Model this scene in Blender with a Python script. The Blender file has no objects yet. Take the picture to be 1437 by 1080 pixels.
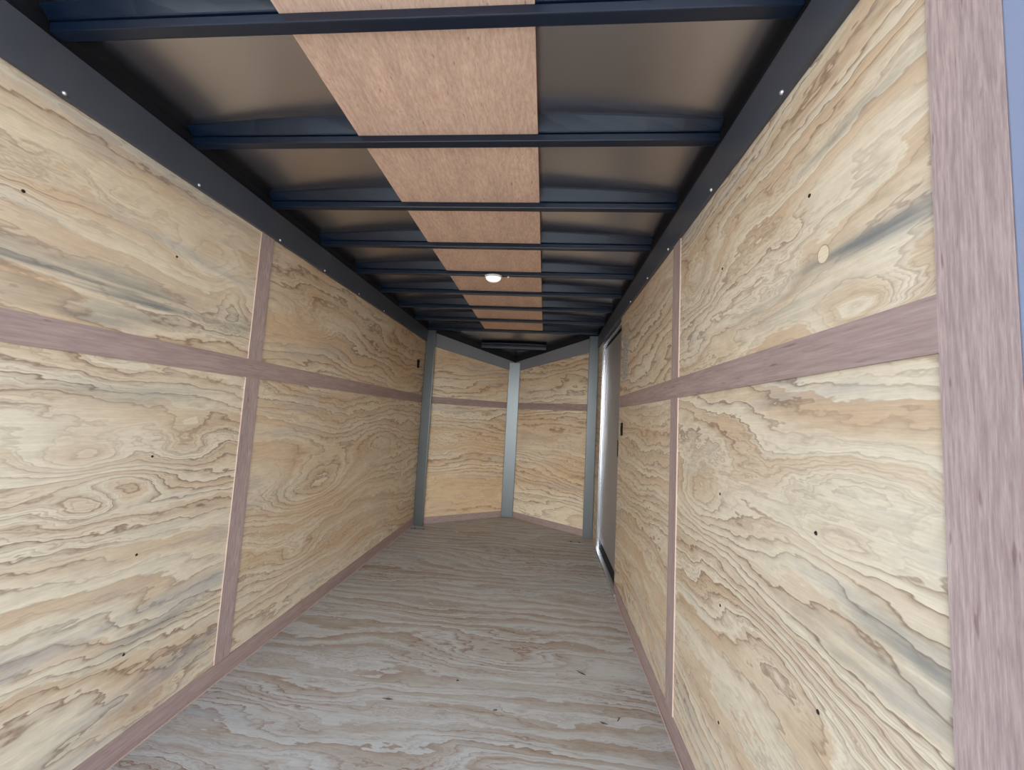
import bpy, bmesh, math, random
from mathutils import Vector, Matrix
random.seed(7)
D = bpy.data
SC = bpy.context.scene
COL = SC.collection

# ------------------------------------------------------------------ camera
F_PX, YAW, PITCH, ROLL = 553.8, 0.0868, 0.0851, 0.0535
cam_d = D.cameras.new('camera'); cam = D.objects.new('camera', cam_d); COL.objects.link(cam)
cam_d.sensor_fit = 'HORIZONTAL'; cam_d.sensor_width = 36.0; cam_d.lens = F_PX / 1437 * 36.0
cam_d.clip_start = 0.02
cy, sy = math.cos(YAW), math.sin(YAW)
fw = Vector((-sy*math.cos(PITCH), cy*math.cos(PITCH), math.sin(PITCH)))
r0 = Vector((cy, sy, 0)); u0 = r0.cross(fw)
rr = r0*math.cos(ROLL) + u0*math.sin(ROLL); uu = -r0*math.sin(ROLL) + u0*math.cos(ROLL)
m = Matrix((rr, uu, -fw)).transposed().to_4x4(); m.translation = Vector((1.2475, 0, 1.0962))
cam.matrix_world = m
SC.camera = cam

# ------------------------------------------------------------------ look, sky, sun
SC.view_settings.view_transform = 'Standard'; SC.view_settings.look = 'None'
SC.view_settings.gamma = 1.0; SC.view_settings.use_curve_mapping = False
SC.view_settings.exposure = 0.20
SC.cycles.max_bounces = 14; SC.cycles.diffuse_bounces = 10; SC.cycles.glossy_bounces = 6
SC.cycles.use_denoising = True
SC.cycles.sample_clamp_indirect = 6.0

world = D.worlds.new('sky'); SC.world = world; world.use_nodes = True
nt = world.node_tree; nt.nodes.clear()
def wn(t, **k):
    n = nt.nodes.new(t)
    for a, b in k.items(): setattr(n, a, b)
    return n
def wl(a, b): nt.links.new(a, b)
tc = wn('ShaderNodeTexCoord'); sep = wn('ShaderNodeSeparateXYZ'); wl(tc.outputs['Generated'], sep.inputs[0])
ramp = wn('ShaderNodeValToRGB')
for i, (p, c) in enumerate([(0.0, (.55,.53,.50,1)), (.48, (.75,.72,.68,1)), (.52, (1.15,1.17,1.2,1)), (.72, (.46,.60,.82,1)), (1.0, (.20,.34,.64,1))]):
    e = ramp.color_ramp.elements[i] if i < 2 else ramp.color_ramp.elements.new(p)
    e.position = p; e.color = c
mz = wn('ShaderNodeMath', operation='MULTIPLY_ADD'); wl(sep.outputs['Z'], mz.inputs[0]); mz.inputs[1].default_value = .5; mz.inputs[2].default_value = .5
wl(mz.outputs[0], ramp.inputs[0])
# glow lobe added to the sky behind the open rear, evening the light inside
dot = wn('ShaderNodeVectorMath', operation='DOT_PRODUCT'); wl(tc.outputs['Generated'], dot.inputs[0])
dot.inputs[1].default_value = Vector((-0.05, -1.0, 0.10)).normalized()
mx = wn('ShaderNodeMath', operation='MAXIMUM'); wl(dot.outputs['Value'], mx.inputs[0]); mx.inputs[1].default_value = 0
pw = wn('ShaderNodeMath', operation='POWER'); wl(mx.outputs[0], pw.inputs[0]); pw.inputs[1].default_value = 7
cl = wn('ShaderNodeMixRGB', blend_type='ADD'); cl.inputs[0].default_value = 1
sc_ = wn('ShaderNodeMixRGB', blend_type='MULTIPLY'); sc_.inputs[0].default_value = 1
wl(pw.outputs[0], sc_.inputs[1]); sc_.inputs[2].default_value = (2.0, 2.0, 2.0, 1)
wl(ramp.outputs[0], cl.inputs[1]); wl(sc_.outputs[0], cl.inputs[2])
bg = wn('ShaderNodeBackground'); bg.inputs['Strength'].default_value = 3.1
wl(cl.outputs[0], bg.inputs['Color'])
out = wn('ShaderNodeOutputWorld'); wl(bg.outputs[0], out.inputs['Surface'])

sun_d = D.lights.new('sun', 'SUN'); sun = D.objects.new('sun', sun_d); COL.objects.link(sun)
sun_d.energy = 6.0; sun_d.angle = 0.01; sun_d.color = (1, .95, .88)
sun.rotation_euler = Vector((.70, .58, .62)).to_track_quat('Z', 'Y').to_euler()

# ------------------------------------------------------------------ helpers
def link(o, parent=None):
    COL.objects.link(o)
    if parent: o.parent = parent
    return o
def obj(name, bm, mats, parent=None, smooth=False):
    me = D.meshes.new(name); bmesh.ops.recalc_face_normals(bm, faces=bm.faces[:]); bm.to_mesh(me); bm.free()
    for mt in (mats if isinstance(mats, (list, tuple)) else [mats]): me.materials.append(mt)
    if smooth:
        for p in me.polygons: p.use_smooth = True
    return link(D.objects.new(name, me), parent)
def tag(o, label=None, cat=None, group=None, kind=None):
    if label: o['label'] = label
    if cat: o['category'] = cat
    if group: o['group'] = group
    if kind: o['kind'] = kind
    return o
def empty(name, loc=(0,0,0)):
    o = D.objects.new(name, None); o.location = loc; COL.objects.link(o); return o
def origin(o, p):
    """move the object's origin to p, leaving its geometry where it is"""
    p = Vector(p); o.data.transform(Matrix.Translation(-p)); o.location = p; return o
def bx(bm, x0, x1, y0, y1, z0, z1, mi=0, edge=None, bev=0.0):
    """box; edge = (axis, sign) names one face that takes material slot 1"""
    vs = [bm.verts.new((x, y, z)) for x in (x0, x1) for y in (y0, y1) for z in (z0, z1)]
    idx = [(0,1,3,2), (4,6,7,5), (0,4,5,1), (2,3,7,6), (0,2,6,4), (1,5,7,3)]
    keys = [('x',-1), ('x',1), ('y',-1), ('y',1), ('z',-1), ('z',1)]
    fs = []
    for k, q in zip(keys, idx):
        f = bm.faces.new([vs[i] for i in q]); f.material_index = 1 if (edge and k in edge) else mi; fs.append(f)
    if bev > 0:
        es = list({e for f in fs for e in f.edges})
        bmesh.ops.bevel(bm, geom=es, offset=bev, segments=2, affect='EDGES', profile=0.6)
def slab(bm, poly, z0, z1, mi=0):
    """vertical prism over an xy polygon; z0/z1 may be lists per corner"""
    n = len(poly)
    Z0 = z0 if isinstance(z0, (list, tuple)) else [z0]*n
    Z1 = z1 if isinstance(z1, (list, tuple)) else [z1]*n
    a = [bm.verts.new((p[0], p[1], Z0[i])) for i, p in enumerate(poly)]
    b = [bm.verts.new((p[0], p[1], Z1[i])) for i, p in enumerate(poly)]
    fs = [bm.faces.new(a[::-1]), bm.faces.new(b)]
    for i in range(n): fs.append(bm.faces.new([a[i], a[(i+1)%n], b[(i+1)%n], b[i]]))
    for f in fs: f.material_index = mi
    return fs

# ------------------------------------------------------------------ materials
class NT:
    def __init__(s, name):
        s.m = D.materials.new(name); s.m.use_nodes = True; s.t = s.m.node_tree; s.b = s.t.nodes['Principled BSDF']
    def n(s, t, **k):
        n = s.t.nodes.new(t)
        for a, b in k.items(): setattr(n, a, b)
        return n
    def put(s, sock, v):
        if isinstance(v, bpy.types.NodeSocket): s.t.links.new(v, sock)
        else: sock.default_value = v
    def math(s, op, a, b=0.0, c=0.0, clamp=False):
        n = s.n('ShaderNodeMath', operation=op, use_clamp=clamp)
        s.put(n.inputs[0], a); s.put(n.inputs[1], b); s.put(n.inputs[2], c); return n.outputs[0]
    def vec(s, x, y, z):
        n = s.n('ShaderNodeCombineXYZ'); s.put(n.inputs[0], x); s.put(n.inputs[1], y); s.put(n.inputs[2], z); return n.outputs[0]
    def noise(s, v, scale=1, detail=2, rough=.5, dist=0):
        n = s.n('ShaderNodeTexNoise'); s.put(n.inputs['Vector'], v)
        n.inputs['Scale'].default_value = scale; n.inputs['Detail'].default_value = detail
        n.inputs['Roughness'].default_value = rough; n.inputs['Distortion'].default_value = dist
        return n.outputs['Fac']
    def mix(s, f, a, b, bt='MIX'):
        n = s.n('ShaderNodeMixRGB', blend_type=bt); s.put(n.inputs[0], f); s.put(n.inputs[1], a); s.put(n.inputs[2], b); return n.outputs[0]
    def curve(s, f, pts):
        n = s.n('ShaderNodeValToRGB'); s.put(n.inputs[0], f)
        for i, (p, v) in enumerate(pts):
            e = n.color_ramp.elements[i] if i < 2 else n.color_ramp.elements.new(p)
            e.position = p; e.color = (v, v, v, 1) if not isinstance(v, tuple) else v
        return n.outputs[0]
    def rng(s, f, a, b, c=0., d=1.):
        n = s.n('ShaderNodeMapRange', interpolation_type='SMOOTHSTEP'); s.put(n.inputs[0], f)
        for i, v in enumerate((a, b, c, d)): n.inputs[i+1].default_value = v
        return n.outputs[0]
def srgb(r, g, b):
    f = lambda c: (c/255/12.92) if c/255 <= .04045 else ((c/255+.055)/1.055)**2.4
    return (f(r), f(g), f(b), 1)

CREAM, TAN, BROWN, GREY, HONEY = srgb(228,215,188), srgb(200,168,132), srgb(134,104,82), srgb(158,164,168), srgb(213,184,147)
def plywood(name, U, V, seed, N=20, bumps=(), stains=(), honey=0.0, plugs=(), amp=.8, tilt=0.0, grey=0.0, cream=CREAM, cont=1.0, rough=.55, tan=None):
    TN = tan or TAN
    """rotary-cut softwood veneer. U, V: vectors that give the coordinate along and across the grain"""
    k = NT(name)
    tcn = k.n('ShaderNodeTexCoord')
    def dp(vec):
        n = k.n('ShaderNodeVectorMath', operation='DOT_PRODUCT'); k.put(n.inputs[0], tcn.outputs['Object']); n.inputs[1].default_value = vec
        return n.outputs['Value']
    u, v = dp(U), dp(V)
    V2 = lambda su, sv, o=0: k.vec(k.math('MULTIPLY', u, su), k.math('MULTIPLY', v, sv), seed*3.17 + o)
    w1 = k.noise(V2(.75, 2.0), 1, 2, .45)
    w2 = k.noise(V2(2.6, 9, 5), 1, 3, .55)
    w3 = k.noise(V2(18, 55, 9), 1, 2, .6)
    h = k.math('MULTIPLY_ADD', v, 1.0, k.math('MULTIPLY', u, tilt))
    h = k.math('MULTIPLY_ADD', w1, amp, h)
    h = k.math('MULTIPLY_ADD', w2, .17, h)
    h = k.math('MULTIPLY_ADD', w3, .042, h)
    for (u0, v0, a, b, A) in bumps:
        e = k.math('ADD', k.math('POWER', k.math('ABSOLUTE', k.math('DIVIDE', k.math('SUBTRACT', u, u0), a)), 2.0),
                   k.math('POWER', k.math('ABSOLUTE', k.math('DIVIDE', k.math('SUBTRACT', v, v0), b)), 2.0))
        h = k.math('MULTIPLY_ADD', k.math('EXPONENT', k.math('MULTIPLY', e, -1.0)), A, h)
    ring = k.math('FRACT', k.math('MULTIPLY', h, N))
    line = k.curve(ring, [(0, .0), (.45, .06), (.78, .38), (.93, 1.0), (1.0, .05)])
    ring2 = k.math('FRACT', k.math('MULTIPLY', h, N*2.7))
    line2 = k.curve(ring2, [(0, 0), (.6, .1), (.9, .8), (1, 0)])
    zone = k.rng(k.noise(V2(1.1, 3.6, 21), 1, 2, .5), .36, .60)
    zone2 = k.rng(k.noise(V2(1.5, 5.5, 33), 1, 2, .5), .44, .62)
    tone = k.rng(k.noise(V2(.9, 3.2, 44), 1, 3, .6), .35, .68)
    band = k.curve(k.math('FRACT', k.math('MULTIPLY', h, N*.37)), [(0, 0), (.40, .15), (.62, .75), (.97, 1), (1, 0)])
    c = k.mix(k.math('MULTIPLY', band, k.math('MULTIPLY_ADD', tone, .62, .25)), cream, TN)
    if honey: c = k.mix(k.math('MULTIPLY', tone, honey), c, HONEY)  # honey wood tone, raised on far sheets to carry the warm bounced light
    l = k.math('MULTIPLY', line, k.math('MULTIPLY_ADD', zone, .62*cont, .22*cont))
    c = k.mix(l, c, BROWN)
    c = k.mix(k.math('MULTIPLY', k.math('MULTIPLY', line2, zone2), .48*cont), c, BROWN)
    # cool grey areas and bluish sap stain
    g = k.rng(k.noise(V2(1.3, 8, 55), 1, 3, .6), .54, .76)
    c = k.mix(k.math('MULTIPLY', g, .34 + grey), c, GREY)
    for (u0, v0, a, b, s) in stains:
        vv = k.math('MULTIPLY_ADD', k.math('SUBTRACT', w2, .5), .12, v)
        vv = k.math('MULTIPLY_ADD', k.math('SUBTRACT', u, u0), -.04, vv)
        e = k.math('ADD', k.math('POWER', k.math('ABSOLUTE', k.math('DIVIDE', k.math('SUBTRACT', u, u0), a)), 2.0),
                   k.math('POWER', k.math('ABSOLUTE', k.math('DIVIDE', k.math('SUBTRACT', vv, v0), b)), 2.0))
        e = k.math('EXPONENT', k.math('MULTIPLY', e, -1.0))
        st = k.rng(k.noise(V2(1.6, 30, 66), 1, 3, .6), .3, .62)
        c = k.mix(k.math('MULTIPLY', k.math('MULTIPLY', e, s), st), c, srgb(108, 113, 112))
    for (u0, v0, a, b) in plugs:      # oval repair plugs
        e = k.math('ADD', k.math('POWER', k.math('ABSOLUTE', k.math('DIVIDE', k.math('SUBTRACT', u, u0), a)), 2.0),
                   k.math('POWER', k.math('ABSOLUTE', k.math('DIVIDE', k.math('SUBTRACT', v, v0), b)), 2.0))
        c = k.mix(k.rng(e, 1.15, .95), c, srgb(178, 150, 118))
        c = k.mix(k.rng(e, .85, .75), c, srgb(228, 212, 180))
    fib = k.noise(V2(9, 240, 77), 1, 2, .6)
    c = k.mix(1.0, c, k.curve(fib, [(.25, .90), (.75, 1.06)]), 'MULTIPLY')
    mot = k.noise(V2(28, 60, 88), 1, 3, .7)
    c = k.mix(1.0, c, k.curve(mot, [(.3, .93), (.7, 1.04)]), 'MULTIPLY')
    k.put(k.b.inputs['Base Color'], c)
    k.b.inputs['Roughness'].default_value = rough
    k.b.inputs['Specular IOR Level'].default_value = .25
    bp = k.n('ShaderNodeBump'); bp.inputs['Strength'].default_value = .12; bp.inputs['Distance'].default_value = .002
    k.put(bp.inputs['Height'], k.math('MULTIPLY_ADD', line, -.5, fib)); k.put(k.b.inputs['Normal'], bp.outputs[0])
    return k.m
def luan(name, su, c0, c1, rough=.6):
    """fine-pored reddish hardwood; su = (x, y, z) texture scales"""
    k = NT(name); tcn = k.n('ShaderNodeTexCoord')
    mp = k.n('ShaderNodeMapping'); k.put(mp.inputs[0], tcn.outputs['Object']); mp.inputs['Scale'].default_value = su
    a = k.noise(mp.outputs[0], 1, 4, .65); 
    mp2 = k.n('ShaderNodeMapping'); k.put(mp2.inputs[0], tcn.outputs['Object']); mp2.inputs['Scale'].default_value = tuple(s*3.5 for s in su)
    b = k.noise(mp2.outputs[0], 1, 2, .6)
    mp3 = k.n('ShaderNodeMapping'); k.put(mp3.inputs[0], tcn.outputs['Object']); mp3.inputs['Scale'].default_value = tuple(s*.12 for s in su)
    d = k.noise(mp3.outputs[0], 1, 2, .5)
    c = k.mix(k.rng(a, .3, .7), c0, c1)
    c = k.mix(1.0, c, k.curve(b, [(.28, .88), (.6, 1.03)]), 'MULTIPLY')
    c = k.mix(1.0, c, k.curve(d, [(.3, .90), (.7, 1.06)]), 'MULTIPLY')
    mp4 = k.n('ShaderNodeMapping'); k.put(mp4.inputs[0], tcn.outputs['Object']); mp4.inputs['Scale'].default_value = tuple(min(s, 150)*.9+6 for s in su)
    po = k.rng(k.noise(mp4.outputs[0], 1, 1, .5), .70, .80)
    c = k.mix(k.math('MULTIPLY', po, .55), c, srgb(110, 84, 84))
    k.put(k.b.inputs['Base Color'], c); k.b.inputs['Roughness'].default_value = rough
    k.b.inputs['Specular IOR Level'].default_value = .2
    return k.m
def metal(name, col, rough, metallic=1.0, var=.08, spec=.5, scale=(3, 3, 3), rv=.10):
    k = NT(name); tcn = k.n('ShaderNodeTexCoord')
    mp = k.n('ShaderNodeMapping'); k.put(mp.inputs[0], tcn.outputs['Object']); mp.inputs['Scale'].default_value = scale
    a = k.noise(mp.outputs[0], 1, 4, .6)
    k.put(k.b.inputs['Base Color'], k.mix(1.0, col, k.curve(a, [(.3, 1-var), (.7, 1+var*.5)]), 'MULTIPLY'))
    k.put(k.b.inputs['Roughness'], k.math('MULTIPLY_ADD', a, rv, rough-rv/2))
    k.b.inputs['Metallic'].default_value = metallic; k.b.inputs['Specular IOR Level'].default_value = spec
    return k.m
def flat(name, col, rough=.6, metallic=0., spec=.4): return metal(name, col, rough, metallic, .06, spec, (30, 30, 30))

LUAN_H = luan('luan_along', (40, 7, 130), srgb(158,136,129), srgb(176,154,145))
LUAN_V = luan('luan_upright', (220, 220, 14), srgb(158,137,132), srgb(186,166,157))
LUAN_N = luan('luan_nose', (14, 14, 120), srgb(148,128,122), srgb(164,144,136))
LUAN_C = luan('luan_ceiling', (110, 22, 40), srgb(222,182,156), srgb(242,208,182))
EDGE = flat('cut_edge', srgb(198,172,156), .7)
SKIN = metal('roof_sheet', srgb(196,194,198), .27, 1.0, .02, rv=0.0)
BLACK_GLOSS = metal('black_painted_steel', srgb(10,28,48), .30, 0.0, .1, .6)
RAIL = metal('charcoal_rail', srgb(74,77,84), .40, 0.0, .12, .5)
RAIL_N = metal('grey_rail', srgb(140,142,146), .5, .3, .08, .5)
GALV = metal('bare_aluminium_post', srgb(102,107,108), .36, .7, .06, scale=(8, 8, 2))
ALU = metal('door_aluminium', srgb(158,155,153), .50, .45, .03, .3)
JAMB = metal('jamb_aluminium', srgb(215,218,222), .22, 1.0, .03)
DARK = flat('shadow_gap', srgb(12,12,14), .8)
PLASTIC = flat('black_plastic', srgb(4,4,5), .6, 0., .15)
SHELL = flat('shell_black', srgb(18,20,26), .6)  # black also puts in the shade of the pocket above the top rails
SCREW_D = flat('dark_screw', srgb(62,54,48), .5, .6)
SCREW_S = flat('zinc_screw', srgb(225,225,220), .35, .8)

W, Y0, YC, XA, YA = 1.75, 0.40, 3.92, 0.8775, 4.55
ZT, ZM1, ZM2, ZB = 1.838, 1.2864, 1.2093, .0729
T = .004                                             # batten thickness

# ------------------------------------------------------------------ shell
def noseline(t, side, off=0.0):
    """t 0 at the side corner .. 1 at the apex; off pushes outward"""
    x = (0 if side < 0 else W) + (XA - (0 if side < 0 else W))*t; y = YC + (YA-YC)*t
    dx, dy = XA - (0 if side < 0 else W), YA-YC; L = math.hypot(dx, dy)
    nx, ny = (-dy/L, dx/L) if side < 0 else (dy/L, -dx/L)
    return (x + nx*off, y + ny*off)

GROUND = NT('asphalt'); tcn = GROUND.n('ShaderNodeTexCoord')
GROUND.put(GROUND.b.inputs['Base Color'], GROUND.curve(GROUND.noise(tcn.outputs['Object'], 14, 6, .7), [(.3, srgb(168,164,156)), (.7, srgb(196,191,182))]))
GROUND.b.inputs['Roughness'].default_value = .9
bm = bmesh.new(); bx(bm, -30, 30, -30, 30, -.62, -.60); tag(obj('ground', bm, GROUND.m), kind='structure')

FLOORM = plywood('floor_plywood', (1,0,0), (0,1,0), 3, N=30, amp=.58, grey=.22, cont=1.15, cream=srgb(186,185,178), tan=srgb(148,126,100),
    bumps=((.75,1.15,.35,.07,.10), (1.25,1.35,.3,.06,-.12), (1.1,1.9,.3,.08,.1), (.55,2.3,.3,.12,.1), (1.35,1.15,.18,.05,.12)))
bm = bmesh.new()
slab(bm, [(.0,Y0), (W,Y0), (W,YC), (XA,YA), (0,YC)], -.02, 0)
tag(obj('floor', bm, FLOORM), 'pale plywood trailer floor with brown grain running crosswise', kind='structure')
bm = bmesh.new()
slab(bm, [(-.06,Y0), (W+.06,Y0), (W+.06,YC+.03), (XA,YA+.08), (-.06,YC+.03)], -.14, -.0201)
tag(obj('trim_1', bm, SHELL), kind='structure')      # steel chassis below the floor

# outer walls (sheet and studs seen as one shell behind the plywood)
bm = bmesh.new(); bx(bm, -.06, -.0125, Y0, YC+.02, -.02, 2.09)
wl_ = tag(obj('wall_left', bm, SHELL), 'long plywood-lined wall on the left', kind='structure')
DY0, DY1, DZ0, DZ1 = 2.74, 3.585, .03, 1.80
bm = bmesh.new()
bx(bm, W+.0125, W+.06, Y0, DY0, -.02, 2.09); bx(bm, W+.0125, W+.06, DY1, YC+.02, -.02, 2.09)
bx(bm, W+.0125, W+.06, DY0, DY1, DZ1, 2.09); bx(bm, W+.0125, W+.06, DY0, DY1, -.02, DZ0)
wr_ = tag(obj('wall_right', bm, SHELL), 'plywood-lined wall on the right with the side door', kind='structure')
bm = bmesh.new()
for s in (-1, 1):
    slab(bm, [noseline(-.02, s, .0125), noseline(1.0, s, .0125), noseline(1.05, s, .06), noseline(-.05, s, .06)], -.02, 2.09)
wf_ = tag(obj('wall_front', bm, SHELL), 'V-shaped front wall with two plywood faces', kind='structure')

# plywood sheets: thing-sized parts of the walls
def sheet(name, parent, mat, f): 
    b = bmesh.new(); f(b); o = obj(name, b, mat, parent); return o
LY = (0,1,0); LZ = (0,0,1)
def lab(o, l): o['label'] = l; return o
PL = 'plywood_panel'
ply_LU1 = plywood('ply_lu1', LY, LZ, 1, N=21, honey=.42, grey=.06, amp=.5, tilt=-.05,
    stains=((.80,1.405,.34,.050,.95), (1.13,1.40,.20,.036,.8), (1.45,1.42,.12,.03,.7), (1.0,1.33,.2,.02,.5)),
    bumps=((1.30,1.60,.16,.07,.12), (1.0,1.68,.1,.05,.08), (1.43,1.50,.06,.1,-.1)))
ply_LL1 = plywood('ply_ll1', LY, LZ, 2, N=22, honey=.0, grey=.16, amp=.44, tilt=.04,
    stains=((1.15,1.12,.25,.03,.5),(1.25,.36,.16,.03,.5)),
    bumps=((.98,.93,.12,.045,.16), (1.09,.83,.13,.05,-.15), (1.02,.80,.08,.04,.12), (1.30,.98,.1,.1,.1), (1.2,.15,.4,.1,.1)))
ply_LU2 = plywood('ply_lu2', LY, LZ, 7, N=16, honey=.95, amp=.55, bumps=((1.9,1.55,.2,.12,.12), (2.5,1.4,.3,.08,.12)))
ply_LL2 = plywood('ply_ll2', LY, LZ, 8, N=20, honey=.6, amp=.4, tilt=.02, cont=.8,
    bumps=((2.12,.66,.40,.12,.30), (2.02,.34,.22,.07,.12), (2.9,.9,.4,.1,-.15)))
ply_RU1 = plywood('ply_ru1', LY, LZ, 11, N=28, honey=.2, grey=.06, amp=.36, tilt=.10,
    stains=((.62,1.40,.22,.022,.9), (.9,1.36,.2,.02,.5), (.7,1.64,.12,.012,.7)),
    bumps=((.95,1.41,.17,.04,.10), (.68,1.31,.10,.05,.14), (1.35,1.6,.14,.1,.10)), plugs=((.756,1.432,.016,.018),))
ply_RL1 = plywood('ply_rl1', LY, LZ, 12, N=22, honey=.0, grey=.14, amp=.5, tilt=-.10,
    stains=((.60,.82,.10,.03,.9), (.64,.76,.2,.02,.5)),
    bumps=((1.30,.90,.16,.09,.16), (.66,1.02,.2,.05,-.10), (.95,.62,.3,.07,-.12), (.75,.92,.12,.03,.08)))
ply_RU2 = plywood('ply_ru2', LY, LZ, 15, N=17, honey=.7, amp=.5)
ply_RL2 = plywood('ply_rl2', LY, LZ, 16, N=23, honey=.45, amp=.35, tilt=.0, cont=.9)
ND = Vector((XA, YA-YC, 0)).normalized(); NE = Vector((W-XA, -(YA-YC), 0)).normalized()
ply_N1 = plywood('ply_n1', ND, LZ, 21, N=17, honey=1.0, amp=.7)
ply_N2 = plywood('ply_n2', NE, LZ, 22, N=17, honey=.9, amp=.6)
YS, ZS = 1.575, 1.248
def side_sheet(x0, x1, y0, y1, z0, z1): return lambda b: bx(b, x0, x1, y0, y1, z0, z1)
pLU1 = sheet(PL, wl_, ply_LU1, side_sheet(-.012, 0, Y0, YS-.001, ZS, 1.90)); lab(pLU1, 'upper near plywood sheet with a grey stain streak')
pLL1 = sheet(PL, wl_, ply_LL1, side_sheet(-.012, 0, Y0, YS-.001, .0, ZS-.001)); lab(pLL1, 'lower near plywood sheet')
pLU2 = sheet(PL, wl_, ply_LU2, side_sheet(-.012, 0, YS, YC, ZS, 1.90)); lab(pLU2, 'upper far plywood sheet')
pLL2 = sheet(PL, wl_, ply_LL2, side_sheet(-.012, 0, YS, YC, .0, ZS-.001)); lab(pLL2, 'lower far plywood sheet with an oval grain figure')
pRU1 = sheet(PL, wr_, ply_RU1, side_sheet(W, W+.012, .50, YS-.001, ZS, 1.90)); lab(pRU1, 'upper near plywood sheet with an oval plug')
pRL1 = sheet(PL, wr_, ply_RL1, side_sheet(W, W+.012, .50, YS-.001, .0, ZS-.001)); lab(pRL1, 'lower near plywood sheet')
pRU2 = sheet(PL, wr_, ply_RU2, side_sheet(W, W+.012, YS, DY0, ZS, 1.90)); lab(pRU2, 'upper far plywood sheet beside the door')
pRL2 = sheet(PL, wr_, ply_RL2, side_sheet(W, W+.012, YS, DY0, .0, ZS-.001)); lab(pRL2, 'lower far plywood sheet beside the door')
sheet(PL, wr_, ply_RU2, side_sheet(W, W+.012, DY1+.03, YC, .0, 1.90))
def nose_sheet(s, z0, z1): return lambda b: slab(b, [noseline(0, s), noseline(1, s), noseline(1, s, .012), noseline(0, s, .012)], z0, z1 if z1 < 1.5 else [z1, 1.70, 1.70, z1])
for s, mt in ((-1, ply_N1), (1, ply_N2)):
    sheet(PL, wf_, mt, nose_sheet(s, 0, ZS-.001)); sheet(PL, wf_, mt, nose_sheet(s, ZS, 1.90))

# screws, children of their sheet
def screw_mesh():
    b = bmesh.new(); bmesh.ops.create_cone(b, cap_ends=True, segments=14, radius1=.0042, radius2=.0034, depth=.0012)
    for a in (0, math.pi/2):                          # cross recess as two raised bars around it
        bx(b, -.0034, .0034, -.0006, .0006, .0004, .0009) if a == 0 else bx(b, -.0006, .0006, -.0034, .0034, .0004, .0009)
    me = D.meshes.new('screw'); b.to_mesh(me); b.free(); me.materials.append(SCREW_D); return me
SM = screw_mesh()
for y in (.79, 1.177):
    for z, pl, pr in ((1.571, pLU1, pRU1), (.918, pLL1, pRL1), (.615, pLL1, pRL1), (.315, pLL1, pRL1)):
        for side, par in ((-1, pl), (1, pr)):
            o = D.objects.new('screw', SM); link(o, par)
            jy, jz = random.uniform(-.006, .006), random.uniform(-.004, .004)
            o.location = (0.0005 if side < 0 else W-.0005, y+jy, z+jz); o.rotation_euler = (0, math.pi/2*(-side), 0)

# ------------------------------------------------------------------ battens
def batten(name, f, mats, label, org, group):
    b = bmesh.new(); f(b); o = obj(name, b, mats); origin(o, org); return tag(o, label, 'wood strip', group)
GB = 'purplish wood strips covering the plywood joints'
batten('wood_strip', lambda b: bx(b, 0, T, Y0, YC-.02, ZM2, ZM1), [LUAN_H, EDGE], 'long horizontal purplish wood strip across the left wall at mid height', (0, Y0, ZM2), GB)
batten('wood_strip', lambda b: bx(b, W-T, W, .543, DY0-.03, ZM2, ZM1), [LUAN_H, EDGE], 'long horizontal purplish wood strip across the right wall at mid height', (W, .543, ZM2), GB)
for x0, x1, nm, ya, yb in ((0, T, 'left', 1.5358, 1.6135), (W-T, W, 'right', 1.5428, 1.6258)):
    batten('wood_strip', lambda b: bx(b, x0, x1, ya, yb, ZB, ZM2, edge=[('y',-1)]), [LUAN_V, EDGE], f'upright wood strip on the {nm} wall below its horizontal strip', (x0, ya, ZB), GB)
    batten('wood_strip', lambda b: bx(b, x0, x1, ya, yb, ZM1, ZT+.02, edge=[('y',-1)]), [LUAN_V, EDGE], f'upright wood strip on the {nm} wall above its horizontal strip', (x0, ya, ZM1), GB)
for s, nm in ((-1, 'left'), (1, 'right')):
    batten('wood_strip', lambda b: slab(b, [noseline(.07, s, -.0004), noseline(.93, s, -.0004), noseline(.93, s, -T), noseline(.07, s, -T)], ZM2, ZM1-.006), LUAN_N, f'horizontal wood strip on the {nm} face of the V-shaped front wall', noseline(0, s)+(ZM2,), GB)
batten('wide_wood_strip', lambda b: bx(b, W-T, W, .456, .543, 0, 1.97, edge=[('y',1)]), [LUAN_V, LUAN_V], 'wide upright reddish wood strip at the open rear end of the right wall', (W, .456, 0), None)
def struct(name, f, mats, label=None):
    b = bmesh.new(); f(b); return tag(obj(name, b, mats), label, kind='structure')
struct('baseboard_left', lambda b: bx(b, 0, T+.001, Y0, YC-.02, .0, ZB, edge=[('z',1)]), [LUAN_H, LUAN_H])
struct('baseboard_right', lambda b: bx(b, W-T-.001, W, .543, DY0-.03, .0, ZB), [LUAN_H, EDGE])
for s, nm in ((-1, 'left'), (1, 'right')):
    struct('baseboard_front_'+nm, lambda b: slab(b, [noseline(.07, s, -.0004), noseline(.93, s, -.0004), noseline(.93, s, -T), noseline(.07, s, -T)], 0, .066), LUAN_N)
struct('trim_2', lambda b: (bx(b, .0065, .011, Y0, YC-.05, .0, .004)), EDGE)       # pale cut edge of the floor sheet along the left wall
struct('trim_3', lambda b: (bx(b, W-.011, W-.0065, .5, DY0-.05, .0, .004)), EDGE)

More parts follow.
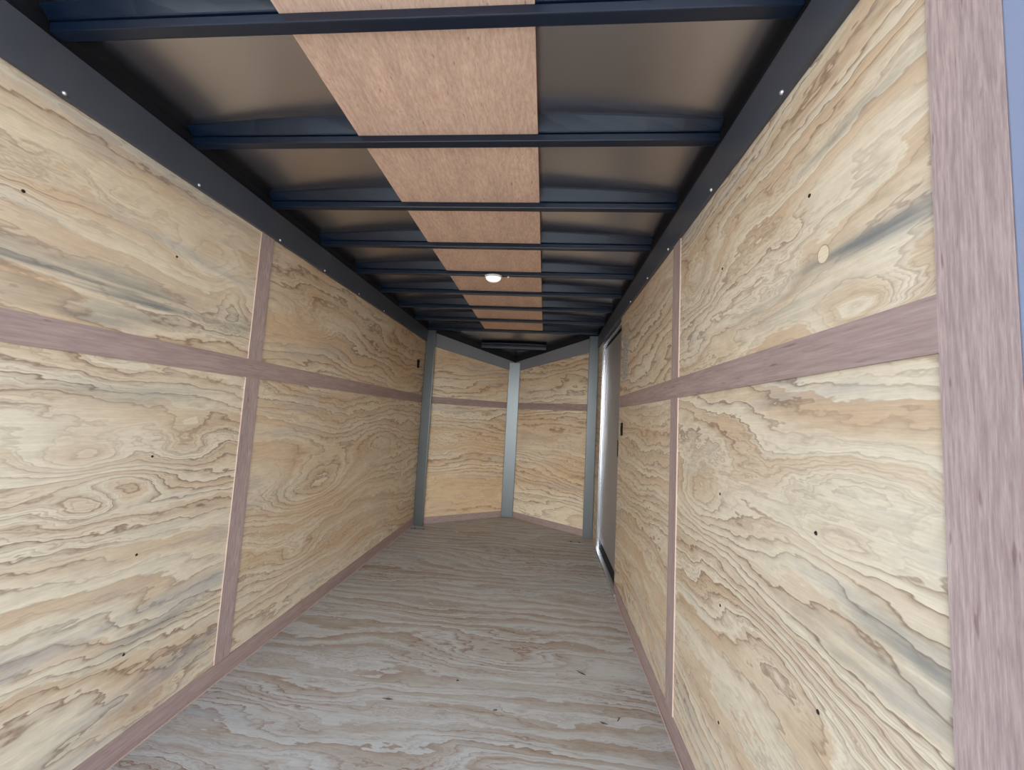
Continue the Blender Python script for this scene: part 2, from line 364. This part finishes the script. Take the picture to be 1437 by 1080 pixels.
# ------------------------------------------------------------------ top rails
GR = 'dark steel rails along the top of the walls'
def rail(f, mat, label, org, sn):
    b = bmesh.new(); f(b); o = obj('top_rail', b, mat); origin(o, org); tag(o, label, 'steel rail', GR)
    for p, rz in sn:
        q = bmesh.new(); bmesh.ops.create_uvsphere(q, u_segments=10, v_segments=6, radius=.0052)
        h = obj('screw', q, SCREW_S, o, True); h.location = Vector(p) - Vector(org)
    return o
rail(lambda b: bx(b, -.0115, .014, Y0, YC, ZT, 1.96, bev=.002), RAIL, 'charcoal steel rail running along the top of the left wall', (0, Y0, ZT),
     [((.0145, y, ZT+.008), 0) for y in (.823, 1.211, 1.634, 2.0, 2.4, 2.8)])
rail(lambda b: bx(b, W-.014, W+.0115, Y0, YC, ZT, 1.955, bev=.002), RAIL, 'charcoal steel rail running along the top of the right wall', (W, Y0, ZT),
     [((W-.0145, y, ZT+.006), 0) for y in (.856, 1.227, 1.66, 2.0, 2.4)])
for s, nm in ((-1, 'left'), (1, 'right')):
    rail(lambda b: slab(b, [noseline(.07, s, .011), noseline(.999, s, .011), noseline(.980, s, -.014), noseline(.07, s, -.014)], [1.803, 1.640, 1.640, 1.803], [1.944, 1.750, 1.750, 1.944]),
         RAIL_N, f'grey steel rail sloping down to the peak of the V on its {nm} side', noseline(0, s)+(1.815,), [])

# ------------------------------------------------------------------ corner posts
def post(x0, x1, y0, y1, z1, label):
    b = bmesh.new(); bx(b, x0, x1, y0, y1, 0, z1, bev=.004); o = obj('corner_post', b, GALV); origin(o, ((x0+x1)/2, y0, 0))
    return tag(o, label, 'metal post', 'bare metal posts in the corners of the front wall')
post(.002, .098, 3.90, 3.925, 1.957, 'bare metal post in the corner between left wall and V-shaped front')
post(W-.094, W-.002, 3.90, 3.925, 1.953, 'bare metal post in the corner beside the side door')
post(XA-.068, XA+.064, 4.49, 4.505, 1.742, 'bare metal post in the middle of the V-shaped front')

# ------------------------------------------------------------------ roof
def roofz(x, y):
    t = min(1, max(0, x/W)); z = 2.012 + .034*(1-(2*t-1)**2)
    if y > YC:
        z -= (y-YC)/(YA-YC)*.235
    return z
bm = bmesh.new(); NX = 24
cols = []
for i in range(NX+1):
    x = -.012 + (W+.024)*i/NX
    t = max(0, 1-abs(x-XA)/XA); ye = YC + (YA-YC)*t + .02
    ys = [Y0, 1.2, 2.0, 2.8, 3.5, YC, ] + [YC + (ye-YC)*q for q in (.34, .67, 1.0)]
    lo = [bm.verts.new((x, y, roofz(x, y))) for y in ys]; hi = [bm.verts.new((x, y, roofz(x, y)+.02)) for y in ys]
    cols.append((lo, hi))
for i in range(NX):
    a, b = cols[i], cols[i+1]
    for j in range(len(a[0])-1):
        bm.faces.new([a[0][j], b[0][j], b[0][j+1], a[0][j+1]]); bm.faces.new([a[1][j], a[1][j+1], b[1][j+1], b[1][j]])
    bm.faces.new([a[0][0], a[1][0], b[1][0], b[0][0]]); bm.faces.new([a[0][-1], b[0][-1], b[1][-1], a[1][-1]])
for a in (cols[0], cols[-1]):
    for j in range(len(a[0])-1): bm.faces.new([a[0][j], a[0][j+1], a[1][j+1], a[1][j]])
tag(obj('ceiling', bm, SKIN, smooth=False), 'thin bare metal roof sheet bowed above the black ribs', kind='structure')

PX0, PX1 = .600, 1.185
def rib(yb, label, w=.030, zb=1.965, x0=.015, x1=W-.015, notch=True, drop=0.0):
    r = empty('roof_rib', (XA, yb, zb)); tag(r, label, 'roof rib', 'black steel ribs crossing under the roof')
    b = bmesh.new(); bx(b, x0-XA, x1-XA, -w, 0, 0, .024, bev=.003)
    obj('lower_bar', b, BLACK_GLOSS, r)
    def flange(a, c):
        b = bmesh.new(); n = max(2, int((c-a)/.1)); prev = None
        for i in range(n+1):
            x = a + (c-a)*i/n; zt = roofz(x, yb) - zb + .002
            ring = [b.verts.new((x-XA, y, z)) for y, z in ((-w-.022, zt), (-w-.022, zt-.006), (-w-.003, .030), (-w-.003, .0255), (-.004, .0255), (-.004, zt))]
            if prev:
                for k in range(6): b.faces.new([prev[k], prev[(k+1)%6], ring[(k+1)%6], ring[k]])
            else: b.faces.new(ring)
            prev = ring
        b.faces.new(prev[::-1]); obj('upper_channel', b, BLACK_GLOSS, r)
    if notch: flange(x0, PX0-.002); flange(PX1+.002, x1)
    else: flange(x0, x1)
    return r
ORD = ['nearest roof rib at the top edge of the picture', 'second roof rib counted from the open rear', 'third roof rib counted from the open rear',
       'fourth roof rib counted from the open rear', 'fifth roof rib, the one carrying the white lamp', 'sixth roof rib, just beyond the white lamp',
       'seventh roof rib, the second one beyond the white lamp', 'eighth roof rib, the third one beyond the white lamp', 'ninth roof rib, where the wooden ceiling board ends']
for y, l in zip((.805, 1.195, 1.588, 1.968, 2.362, 2.735, 3.11, 3.51, 3.93), ORD): rib(y, 'black steel ' + l)
ry = 4.285; tt = (ry-YC)/(YA-YC)
rib(ry, 'short black steel rib in the point of the V, beyond the ceiling board', w=.045, zb=1.855, x0=XA*tt+.012, x1=W-XA*tt-.012, notch=False)

b = bmesh.new(); bx(b, PX0, PX1, Y0, 3.925, 1.9895, 1.9955)
o = obj('ceiling_board', b, LUAN_C); origin(o, (PX0, Y0, 1.99)); tag(o, 'long reddish plywood board running lengthwise above the roof ribs', 'wood board')

# ------------------------------------------------------------------ dome lamp
lm = empty('dome_lamp', (.893, 2.346, 1.965)); tag(lm, 'small white oval dome lamp under the fifth roof rib', 'lamp')
b = bmesh.new(); bmesh.ops.create_cone(b, cap_ends=True, segments=32, radius1=.052, radius2=.055, depth=.010)
bmesh.ops.scale(b, vec=(1, .72, 1), verts=b.verts); bmesh.ops.translate(b, vec=(0, 0, -.0052), verts=b.verts)
obj('lamp_base', b, flat('lamp_white', srgb(235,235,232), .4), lm, True)
LENS = NT('lamp_lens'); LENS.b.inputs['Base Color'].default_value = srgb(250,250,248); LENS.b.inputs['Roughness'].default_value = .25
LENS.b.inputs['Emission Color'].default_value = (1, .98, .95, 1); LENS.b.inputs['Emission Strength'].default_value = .55
b = bmesh.new(); bmesh.ops.create_uvsphere(b, u_segments=28, v_segments=16, radius=.05)
bmesh.ops.bisect_plane(b, geom=b.verts[:]+b.edges[:]+b.faces[:], plane_co=(0,0,0), plane_no=(0,0,1), clear_outer=True)
bmesh.ops.scale(b, vec=(.96, .68, .56), verts=b.verts); bmesh.ops.translate(b, vec=(0, 0, -.0105), verts=b.verts)
obj('lens', b, LENS.m, lm, True)
b = bmesh.new(); bx(b, -.006, .006, -.005, .005, -.010, 0, bev=.002)
o = obj('wire_clip', b, SCREW_S); o.location = (.985, 2.345, 1.965); tag(o, 'tiny bright clip on the roof rib right of the lamp', 'clip')
pts = [(.945, 2.345, 1.9625), (.955, 2.338, 1.960), (.967, 2.342, 1.961), (.978, 2.345, 1.9625)]
b = bmesh.new(); prev = None
for p in pts:
    ring = [b.verts.new((p[0], p[1]+.0022*math.cos(k*math.pi/4), p[2]+.0022*math.sin(k*math.pi/4))) for k in range(8)]
    if prev:
        for k in range(8): b.faces.new([prev[k], prev[(k+1)%8], ring[(k+1)%8], ring[k]])
    else: b.faces.new(ring)
    prev = ring
b.faces.new(prev[::-1]); o = obj('lamp_wire', b, PLASTIC, None, True); tag(o, 'short dark wire between lamp and clip', 'wire')

# ------------------------------------------------------------------ side door
dr = empty('door_1', (W+.04, DY1, DZ0)); tag(dr, 'grey metal side door near the front of the right wall', kind='structure')
def dpart(name, boxes, mat, bev=0.0, edge=None):
    b = bmesh.new()
    for q in boxes: bx(b, q[0]-dr.location.x, q[1]-dr.location.x, q[2]-dr.location.y, q[3]-dr.location.y, q[4]-dr.location.z, q[5]-dr.location.z, bev=bev)
    return obj(name, b, mat, dr)
dpart('door_panel', [(W+.028, W+.058, DY0+.01, DY1-.03, DZ0+.045, DZ1-.02)], ALU, .003)
dpart('door_gap_shade', [(W+.034, W+.05, DY0+.002, DY1-.002, DZ0+.006, DZ0+.04), (W+.034, W+.05, DY0+.002, DY1-.002, DZ1-.018, DZ1-.002), (W+.034, W+.05, DY1-.028, DY1-.020, DZ0+.04, DZ1-.02)], DARK)  # dark strips standing in for the shaded gaps around the door
dpart('door_frame', [(W-.006, W+.02, DY1-.006, DY1+.030, .0, DZ1+.02), (W+.008, W+.032, DY1-.020, DY1-.0065, DZ0, DZ1-.001),
                      (W-.003, W+.024, DY0+.007, DY1-.021, DZ1-.004, DZ1+.036)], JAMB, .0015)
dpart('door_sill', [(W-.02, W+.055, DY0-.10, DY1+.02, .0006, DZ0-.001)], JAMB, .002)
dpart('latch', [(W+.021, W+.0275, 2.862, 2.895, .868, .985)], PLASTIC, .002)

# ------------------------------------------------------------------ small fittings
def fitting(name, x0, x1, y0, y1, z0, z1, label, cat, lever):
    r = empty(name, ((x0+x1)/2, (y0+y1)/2, z0)); tag(r, label, cat); L = r.location
    b = bmesh.new(); bx(b, x0-L.x, x1-L.x, y0-L.y, y1-L.y, 0, z1-z0, bev=.0015); obj('plate', b, PLASTIC, r)
    s = 1 if x0 < 1 else -1; xf = (x1 if s > 0 else x0) - L.x
    b = bmesh.new(); bx(b, min(xf, xf+s*.004), max(xf, xf+s*.004), -.006, .006, (z1-z0)*.3, (z1-z0)*.7, bev=.001); obj(lever, b, PLASTIC, r)
fitting('light_switch', W-.006, W-.0001, 2.60, 2.648, 1.025, 1.108, 'small black switch on the right wall just before the side door', 'switch', 'rocker')
fitting('wall_vent', .0001, .008, 3.68, 3.73, 1.537, 1.618, 'small black fitting high on the far end of the left wall', 'vent', 'grille')

STK = NT('sticker'); tcn = STK.n('ShaderNodeTexCoord'); mp = STK.n('ShaderNodeMapping'); STK.put(mp.inputs[0], tcn.outputs['Object']); mp.inputs['Scale'].default_value = (1, 30, 90)
STK.put(STK.b.inputs['Base Color'], STK.curve(STK.noise(mp.outputs[0], 1, 2, .6), [(.42, srgb(150,146,142)), (.58, srgb(196,190,182))])); STK.b.inputs['Roughness'].default_value = .5
b = bmesh.new(); bx(b, W-.0008, W-.0001, 2.50, 2.66, 1.39, 1.66)
o = obj('paper_notice', b, STK.m); origin(o, (W, 2.50, 1.39)); tag(o, 'pale grey paper notice on the right wall beside the side door', 'notice')

GF = 'small metal plates on the floor by the corner posts'
for (x0, x1, y0, y1, l) in ((.02, .19, 3.765, 3.80, 'small flat metal plate on the floor at the left corner post'), (1.50, 1.65, 3.735, 3.775, 'small flat metal plate on the floor before the right corner post')):
    pr = empty('floor_plate', (x0, y0, 0)); tag(pr, l, 'metal plate', GF)
    b = bmesh.new(); bx(b, 0, x1-x0, 0, y1-y0, .0005, .005, bev=.001); obj('plate', b, RAIL_N, pr)
    for q in (.25, .75):
        b = bmesh.new(); bmesh.ops.create_cone(b, cap_ends=True, segments=12, radius1=.008, radius2=.006, depth=.006)
        h = obj('bolt', b, SCREW_D, pr, True); h.location = ((x1-x0)*q, (y1-y0)/2, .0078)

# splinters and chips lying on the floor
CHIP = flat('dark_splinter', srgb(70,54,44), .8)
def chip(x, y, L, a, label):
    b = bmesh.new(); n = 5; prev = None
    for i in range(n+1):
        t = i/n; r = .0022*math.sin(math.pi*(.12+.76*t)) * (1+.3*math.sin(9*t+x*40)); dx = L*(t-.5); dy = .004*math.sin(3*t+x*7)
        ring = [b.verts.new((dx, dy+r*math.cos(k*math.pi/3), .0028+r*math.sin(k*math.pi/3))) for k in range(6)]
        if prev:
            for k in range(6): b.faces.new([prev[k], prev[(k+1)%6], ring[(k+1)%6], ring[k]])
        else: b.faces.new(ring)
        prev = ring
    b.faces.new(prev[::-1]); o = obj('wood_splinter', b, CHIP); o.location = (x, y, 0); o.rotation_euler = (0, 0, a)
    tag(o, label, 'splinter', 'splinters lying on the floor')
chip(1.460, 1.858, .045, -.75, 'dark wood splinter lying alone right of the floor middle')
chip(.698, 1.570, .040, -.2, 'dark wood splinter on the left side of the floor')
chip(.938, 1.716, .012, .3, 'tiny dark chip on the floor left of the middle')
chip(1.113, 1.578, .012, .9, 'tiny dark chip in the middle of the floor near the camera')
chip(1.515, 1.577, .028, -.6, 'small dark chip on the floor close to the right wall')
chip(1.573, 1.604, .020, .6, 'tiny dark chip on the floor nearest the right wall')

# ------------------------------------------------------------------ rear opening frame
REAR = metal('rear_frame_paint', srgb(150,160,185), .4, .2, .05)
struct('trim_4', lambda b: (bx(b, W-.004, W+.06, Y0-.04, .4555, -.14, 2.09, bev=.002), bx(b, -.06, -.0005, Y0-.04, Y0-.0005, -.14, 2.09), bx(b, -.06, W+.06, Y0-.04, Y0-.0005, 1.99, 2.09), bx(b, 0, W-.005, Y0-.04, Y0-.0005, -.14, -.0005)), REAR)
